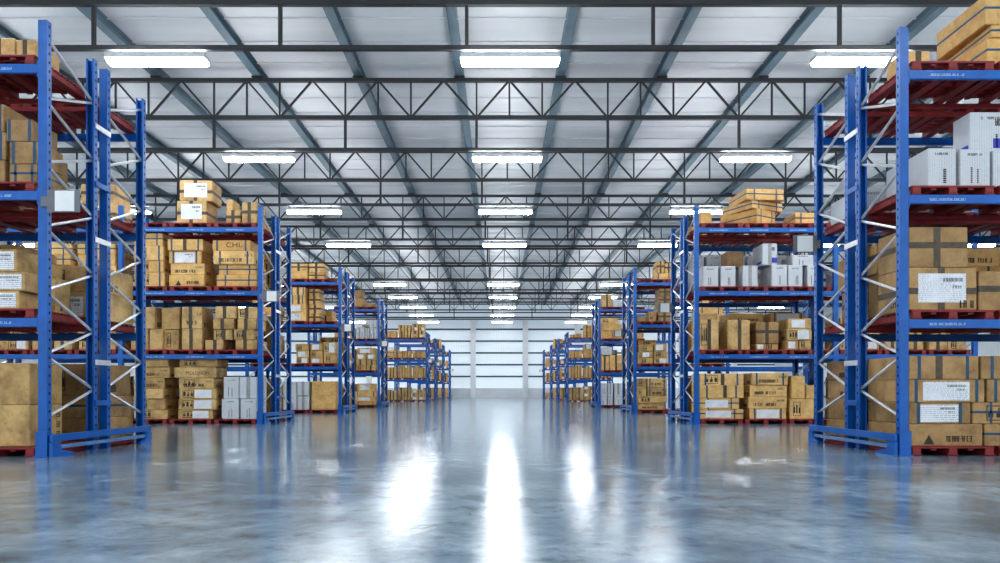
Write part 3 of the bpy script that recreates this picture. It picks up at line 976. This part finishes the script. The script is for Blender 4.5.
# --- settle every carton on what carries it
for i, b in enumerate(BOX):
    b['id'] = i
    if b['row'] and not b.get('corner'):            # nobody stacks cartons dead flush
        jy = random.Random(i * 17 + 3).uniform(0, .045)
        b['y0'] += jy; b['y1'] += jy * .5
    if b['x1'] < b['x0']:
        b['x0'], b['x1'] = b['x1'], b['x0']


    if not b.get('corner'):
        e_, s_ = ROWS[b['side']][b['row']][1], b['side']
        u0, u1 = sorted(((b['x0'] - e_) * s_, (b['x1'] - e_) * s_))
        u0 = max(u0, .128)
        for fr_ in (W, 2 * W):
            if u0 < fr_ < u1 - .3 and u1 < fr_ + .15 + .3: u1 = fr_ - .03
            if u0 < fr_ + .13 and u1 > fr_ - .03:
                if fr_ - u0 > u1 - fr_: u1 = min(u1, fr_ - .03)
                else: u0 = max(u0, fr_ + .13)
        b['x0'], b['x1'] = sorted((e_ + s_ * u0, e_ + s_ * u1))


def under(a, b):
    return min(a['x1'], b['x1']) - max(a['x0'], b['x0']) > .06 and min(a['y1'], b['y1']) - max(a['y0'], b['y0']) > .06


from collections import defaultdict
bays = defaultdict(list)
for b in BOX:
    bays[(b['side'], b['row'], b['rear'], b['level'])].append(b)
for key, lst in bays.items():
    lst.sort(key=lambda b: b['z0'])
    done = []
    zb = ptop(key[3]) + .002
    for b in lst:
        h = b['z1'] - b['z0']
        sup = [d for d in done if under(b, d) and d['z1'] < b['z0'] + h * .6 + .03]
        z = max([zb] + [d['z1'] + .002 for d in sup])
        b['layer'] = 1 + max([0] + [d['layer'] for d in sup if d['z1'] > z - .05])
        b['z1'] = z + h if abs(z - b['z0']) > .06 else max(b['z1'], z + .05)
        b['z0'] = z
        done.append(b)
    nl = max(b['layer'] for b in lst)
    for ly in range(1, nl + 1):
        row_ = [b for b in lst if b['layer'] == ly]
        e = ROWS[key[0]][key[1]][1]
        ys = min(b['y0'] for b in lst)
        fr = [b for b in row_ if b['y0'] < ys + .55]
        bk_ = [b for b in row_ if b['y0'] >= ys + .55]
        for grp, isb in ((fr, 0), (bk_, 1)):
            grp.sort(key=lambda b: abs((b['x0'] + b['x1']) / 2 - e))
            for i, b in enumerate(grp):
                b['rank'], b['behind'] = i + 1, isb

SMALL = set(i for a, b in [[2,4],[20,29],[36,44],[46,50],[72,76],[85,86],[89,95],[144,147],[149,149],[151,156],[160,164],[170,173],[177,178],[181,182],[186,186],[188,198],[200,200],[202,202],[204,204],[206,206],[208,216],[221,222],[224,228],[264,273],[276,276],[279,279],[285,289],[291,300],[304,310],[312,315],[317,319],[322,322],[325,325],[329,330],[334,334],[363,378],[381,389],[391,391],[413,430],[433,443],[446,446],[484,488],[490,507],[509,524],[526,540],[549,549],[551,553],[555,555],[558,573],[584,611],[613,615],[619,627],[630,631],[635,637],[639,639],[643,643],[646,659],[662,665],[667,667],[669,669],[671,671],[673,690],[698,724],[726,726],[728,728],[730,745],[747,751],[753,769]] for i in range(a, b + 1))
# the cartons that show least in the view: they go into one distant mass


def look(b):
    st = b['st']
    if b['km'] == 'white':
        return 'white carton with blue mark' if 'b' in st else ('grey-taped white carton' if 'v' in st else 'white printed carton')
    col = {'kraftA': 'tan', 'kraftB': 'brown', 'kraftC': 'golden', 'kraftD': 'dark brown'}[b['km']]
    if 'l' in st: return 'white-labelled %s carton' % col
    if 'g' in st: return 'triangle-marked %s carton' % col
    if 's' in st: return 'blue-strapped %s carton' % col
    if 'h' in st: return 'blue-banded %s carton' % col
    if 'x' in st or 't' in st: return 'dark-taped %s carton' % col
    if 'k' in st or 'm' in st or 'M' in st or 'C' in st: return 'dark-printed %s carton' % col
    return 'plain %s carton' % col


def text_mesh(s, h, wmax):
    cu = bpy.data.curves.new('lettering', 'FONT')
    cu.body = s
    cu.size = 1
    ob = bpy.data.objects.new('lettering', cu)
    COL.objects.link(ob)
    dg = bpy.context.evaluated_depsgraph_get()
    me = bpy.data.meshes.new_from_object(ob.evaluated_get(dg))
    bpy.data.objects.remove(ob)
    xs = [v.co.x for v in me.vertices]; ys = [v.co.y for v in me.vertices]
    k = min(h / (max(ys) - min(ys)), wmax / (max(xs) - min(xs)))
    kx = wmax / (max(xs) - min(xs)) if wmax / (max(xs) - min(xs)) < 1.6 * k else k
    for v in me.vertices:
        v.co = ((v.co.x - min(xs)) * kx, 0, (v.co.y - min(ys)) * k)
    me.materials.append(M['ink'])
    return me


mass = MB()
MASSM = ['kraftA', 'kraftB', 'kraftC', 'kraftD', 'white', 'tape', 'paper']
n_ind = 0
for b in BOX:
    w_, d_, h_ = b['x1'] - b['x0'], b['y1'] - b['y0'], b['z1'] - b['z0']
    st, km = b['st'], b['km']
    rnd = random.Random(b['id'] * 31 + 5)
    if b['id'] in SMALL:
        mass.box((b['x0'] + .002, b['y0'], b['z0']), (b['x1'] - .002, b['y1'], b['z1']), MASSM.index(km), c=.006)
        cx = (b['x0'] + b['x1']) / 2
        if 't' in st or 'k' in st or 'x' in st or 'v' in st:
            mass.box((cx - w_ * .13, b['y0'] - .002, b['z0'] + .002), (cx + w_ * .13, b['y0'] + .01, b['z1'] - .002), 5)
        if 'l' in st:
            mass.box((cx - w_ * .3, b['y0'] - .003, b['z0'] + h_ * .2), (cx + w_ * .25, b['y0'] + .01, b['z1'] - h_ * .15), 6)
        continue
    n_ind += 1
    wh = km == 'white'
    cx, cy = (b['x0'] + b['x1']) / 2, (b['y0'] + b['y1']) / 2
    hx, hy = w_ / 2 - .002, d_ / 2
    g = MB()
    g.box((-hx, -hy, 0), (hx, hy, h_), c=.014 if b['row'] else .009)
    # the slit where the top flaps meet, and the vertical glued corner
    name = 'white_carton' if wh else 'cardboard_carton'
    ob = g.build(name, M[km], None, (cx, cy, b['z0']))
    if b.get('corner'):
        rot = Matrix.Rotation(b['yaw'], 3, 'Z')
        c0 = Vector((b['x0'], b['y0'], 0))
        v = c0 + rot @ Vector((w_ / 2, d_ / 2, 0))
        ob.location = (v.x, v.y, b['z0'])
    ob.rotation_euler.z = b['yaw']
    lab = '%s, %s%s layer, %s from aisle, %s, %s' % (look(b), 'rear ' if b['behind'] else '', 'bottom' if b['layer'] == 1 else ORD[b['layer']], ORD[b['rank']], LEVN[b['level']], rackname(b['side'], b['row'], b['rear']))
    b['ob'] = ob
    tag(ob, lab, 'carton', 'cartons in the %s' % rackname(b['side'], b['row'], b['rear']))
    near = b['row'] <= 1
    yf = -hy
    s_in = -b['side']                               # direction of the aisle-side face
    xa = hx if s_in > 0 else -hx
    e = .0016

    def strip_v(nm, u, ww, m_, sides=True):
        x = -hx + 2 * hx * u
        q = MB()
        q.box((x - ww / 2, yf - e, .004), (x + ww / 2, yf, h_ - .002))
        q.box((x - ww / 2, yf - e, h_ - .001), (x + ww / 2, hy, h_ + e * .7))
        q.box((x - ww / 2, hy - .0, .004), (x + ww / 2, hy + e, h_ - .002))
        return q.build(nm, m_, ob)

    def strip_h(nm, v, ww, m_, e=.0016):
        z = h_ * v
        q = MB()
        q.box((-hx - e, yf - e, z - ww / 2), (hx + e, yf, z + ww / 2))
        q.box((-hx - e, yf, z - ww / 2), (-hx, hy, z + ww / 2))
        q.box((hx, yf, z - ww / 2), (hx + e, hy, z + ww / 2))
        return q.build(nm, m_, ob)
    tw_ = min(.085, w_ * .22)
    if 't' in st:
        strip_v('packing_tape', .5 + rnd.uniform(-.08, .08), tw_, M['tape'])
    if 'v' in st:
        strip_v('packing_tape', .5, tw_ * 1.1, M['tapelight'])
    if 'x' in st:
        strip_v('packing_tape', .48, tw_, M['tape'])
        strip_h('packing_tape', .55 if 'l' not in st else .45, min(.075, h_ * .2), M['tape'], .0024)
    if 's' in st:
        u = rnd.uniform(.1, .17)
        strip_v('strap', u, .038, M['strap']); strip_v('strap', 1 - u * 1.05, .038, M['strap'])
    if 'h' in st:
        strip_h('strap', .55, .028, M['strap'])
        strip_v('strap', .22, .03, M['strap']); strip_v('strap', .8, .03, M['strap'])
    if 'l' in st:
        if 's' in st: r = (.19, .80, .08, .9)
        elif 'k' in st and 'x' not in st: r = (.42, .88, .1, .9)
        elif 'x' in st: r = (.14, .84, .18, .86)
        elif 'r' in st: r = (.05, .95, .1, .9)
        else: r = (.15, .72, .15, .85)
        q = MB()
        q.box((-hx + 2 * hx * r[0], yf - .0028, h_ * r[2]), (-hx + 2 * hx * r[1], yf - .0002, h_ * r[3]))
        tag(q.build('shipping_label', M['paper'], ob), 'white printed paper label')
        if b['row'] == 0 or h_ > .3:                    # bar code and bold line on the big labels
            q = MB()
            lx0, lx1 = -hx + 2 * hx * (r[0] + (r[1] - r[0]) * .52), -hx + 2 * hx * (r[1] - .05)
            zz = h_ * (r[2] + (r[3] - r[2]) * .72)
            x = lx0
            while x < lx1:
                ww = rnd.choice((.003, .006, .008))
                q.box((x, yf - .0034, zz), (min(x + ww, lx1), yf - .0028, zz + h_ * .09)); x += ww + rnd.choice((.004, .006))
            glyphs(q, lx0 + (lx1 - lx0) * .5, lx1, zz - h_ * .16, zz - h_ * .08, -hy - .0028, rnd, th=.0006)
            q.build('label_print', M['ink'], ob)
    if 'k' in st or 'm' in st or 'g' in st or 'b' in st or 'w' in st:
        q = MB()
        yk = yf - .0001 if 'x' not in st else yf - .002
        if 'k' in st:
            if 'x' in st:
                for i_ in (0, 1):
                    xx = hx * (.62 + .2 * i_)
                    glyphs(q, xx - .05, xx + .03, .03, .03 + h_ * .17, yk, rnd, th=.0014, heavy=True)
            else:
                sw = min(.3 * w_, .32); x0_ = -hx + w_ * rnd.uniform(.08, .2)
                zb_, zt_ = h_ * .15, h_ * .86
                sgn = .012
                q.box((x0_, yk - .0012, zb_), (x0_ + sw, yk, zb_ + sgn)); q.box((x0_, yk - .0012, zt_ - sgn), (x0_ + sw, yk, zt_))
                q.box((x0_, yk - .0012, zb_), (x0_ + sgn, yk, zt_)); q.box((x0_ + sw - sgn, yk - .0012, zb_), (x0_ + sw, yk, zt_))
                nn = 3
                for i_ in range(nn):
                    a0 = x0_ + sw * (i_ + .2) / nn; hh = zt_ - zb_
                    q.box((a0, yk - .0012, zb_ + hh * .2), (a0 + sw / nn * .6, yk, zb_ + hh * (.45 + .35 * rnd.random())))
                    q.box((a0 + sw / nn * .22, yk - .0012, zb_ + hh * .45), (a0 + sw / nn * .38, yk, zb_ + hh * .85))
        if 'm' in st or 'g' in st:
            a0, a1 = ((-hx * .75, hx * .45) if 'm' in st else (hx * .02, hx * .75))
            hh = min(.085, h_ * .26)
            glyphs(q, a0, a1, h_ * .2, h_ * .2 + hh, yk, rnd, th=.0012, heavy=True)
            if 'm' in st and h_ > .2:
                glyphs(q, hx * .5, hx * .9, h_ * .6, h_ * .6 + hh * .6, yk, rnd, th=.0012)
        if 'g' in st:
            tx, tb, ts = -hx * .45, h_ * .08, h_ * .44
            q.prism([(tx - ts * .55, tb), (tx + ts * .55, tb), (tx, tb + ts)], 1, yk - .0012, yk)
        if 'w' in st and 'l' not in st:
            for i_ in range(2):
                x_ = hx * rnd.uniform(-.5, .5)
                z_ = h_ * .1
                while z_ < h_ * rnd.uniform(.4, .6):
                    q.box((x_, yk - .0012, z_), (x_ + .018, yk, z_ + .016)); z_ += .022
            glyphs(q, -hx * .5, hx * .5, h_ * .82, h_ * .82 + min(.03, h_ * .08), yk, rnd, th=.0012)
        if 'b' in st:
            q.box((hx * .1, yk - .0012, h_ * .10), (hx * .98, yk, h_ * .34), 1)
            glyphs(q, hx * .2, hx * .9, h_ * .66, h_ * .82, yk, rnd, th=.0012, heavy=True)
            q.box((xa - e if s_in < 0 else xa, -hy * .8, h_ * .10), (xa if s_in < 0 else xa + e, hy * .1, h_ * .2), 1)
        if q.v:
            q.build('printed_mark', [M['ink'], M['inkblue']], ob)
    if 'M' in st or 'C' in st:
        s_, h2_, a0, ww = ('MOLLISION', .5, .28, .55) if 'M' in st else ('CHL', .55, .36, .42)
        me = text_mesh(s_, h_ * h2_ * .8, w_ * ww)
        o2 = put('printed_lettering', me, ob, (-hx + w_ * a0, yf - .0014, h_ * (.3 if 'M' in st else .35)))
    # three square handling symbols up the far edge of the aisle-side face
    if 'i' in st:
        q = MB()
        xq = xa + (e if s_in > 0 else 0)
        for i_ in range(3):
            z_ = h_ * (.16 + .26 * i_); y_ = hy * .62; sz = .075
            for (a_, b_, c_, d_) in ((0, 0, 1, .14), (0, .86, 1, 1), (0, 0, .14, 1), (.86, 0, 1, 1), (.35, .3, .65, .7)):
                q.box((xq - e, y_ + sz * a_, z_ + sz * b_), (xq, y_ + sz * c_, z_ + sz * d_))
        q.build('handling_symbols', M['ink'], ob)
    # printing on the aisle-side face of the near cartons
    if near and not wh and ('k' in st or 'm' in st or 'g' in st) and h_ > .2:
        q = MB()
        hh = min(.1, h_ * .26)
        glyphs(q, -hy * .7, hy * .1, h_ * .12, h_ * .12 + hh, xa + (e if s_in > 0 else 0), rnd, axis='x', th=e, heavy=True)
        if q.v:
            q.build('side_print', M['ink'], ob)

if mass.v:
    tag(mass.build('distant_cartons', [M[k] for k in MASSM]), 'small tan and white cartons filling the farther and rear pallet racks', 'cartons', kind='stuff')

# ------------------------------------------------------------------ fill light, let in by leaving out the wall behind the camera
wd = bpy.data.worlds.new('outside')
sc.world = wd
wd.use_nodes = True
wd.node_tree.nodes['Background'].inputs[0].default_value = (0.86, 0.93, 1.0, 1)
wd.node_tree.nodes['Background'].inputs[1].default_value = 1.5

# ------------------------------------------------------------------ camera
cd = bpy.data.cameras.new('camera')
cam = bpy.data.objects.new('camera', cd)
COL.objects.link(cam)
cam.location = (0, 0, CH)
cam.rotation_euler = (math.radians(90), 0, 0)
cd.sensor_width = 36.0
cd.lens = 36.0 * F / 1000.0
cd.shift_y = (HY - 281.5) / 1000.0
cd.clip_end = 300
sc.camera = cam
sc.view_settings.view_transform = 'Standard'
sc.view_settings.exposure = 0.1
try:
    sc.view_settings.look = 'Medium High Contrast'
except Exception as ex:
    print('look', ex)
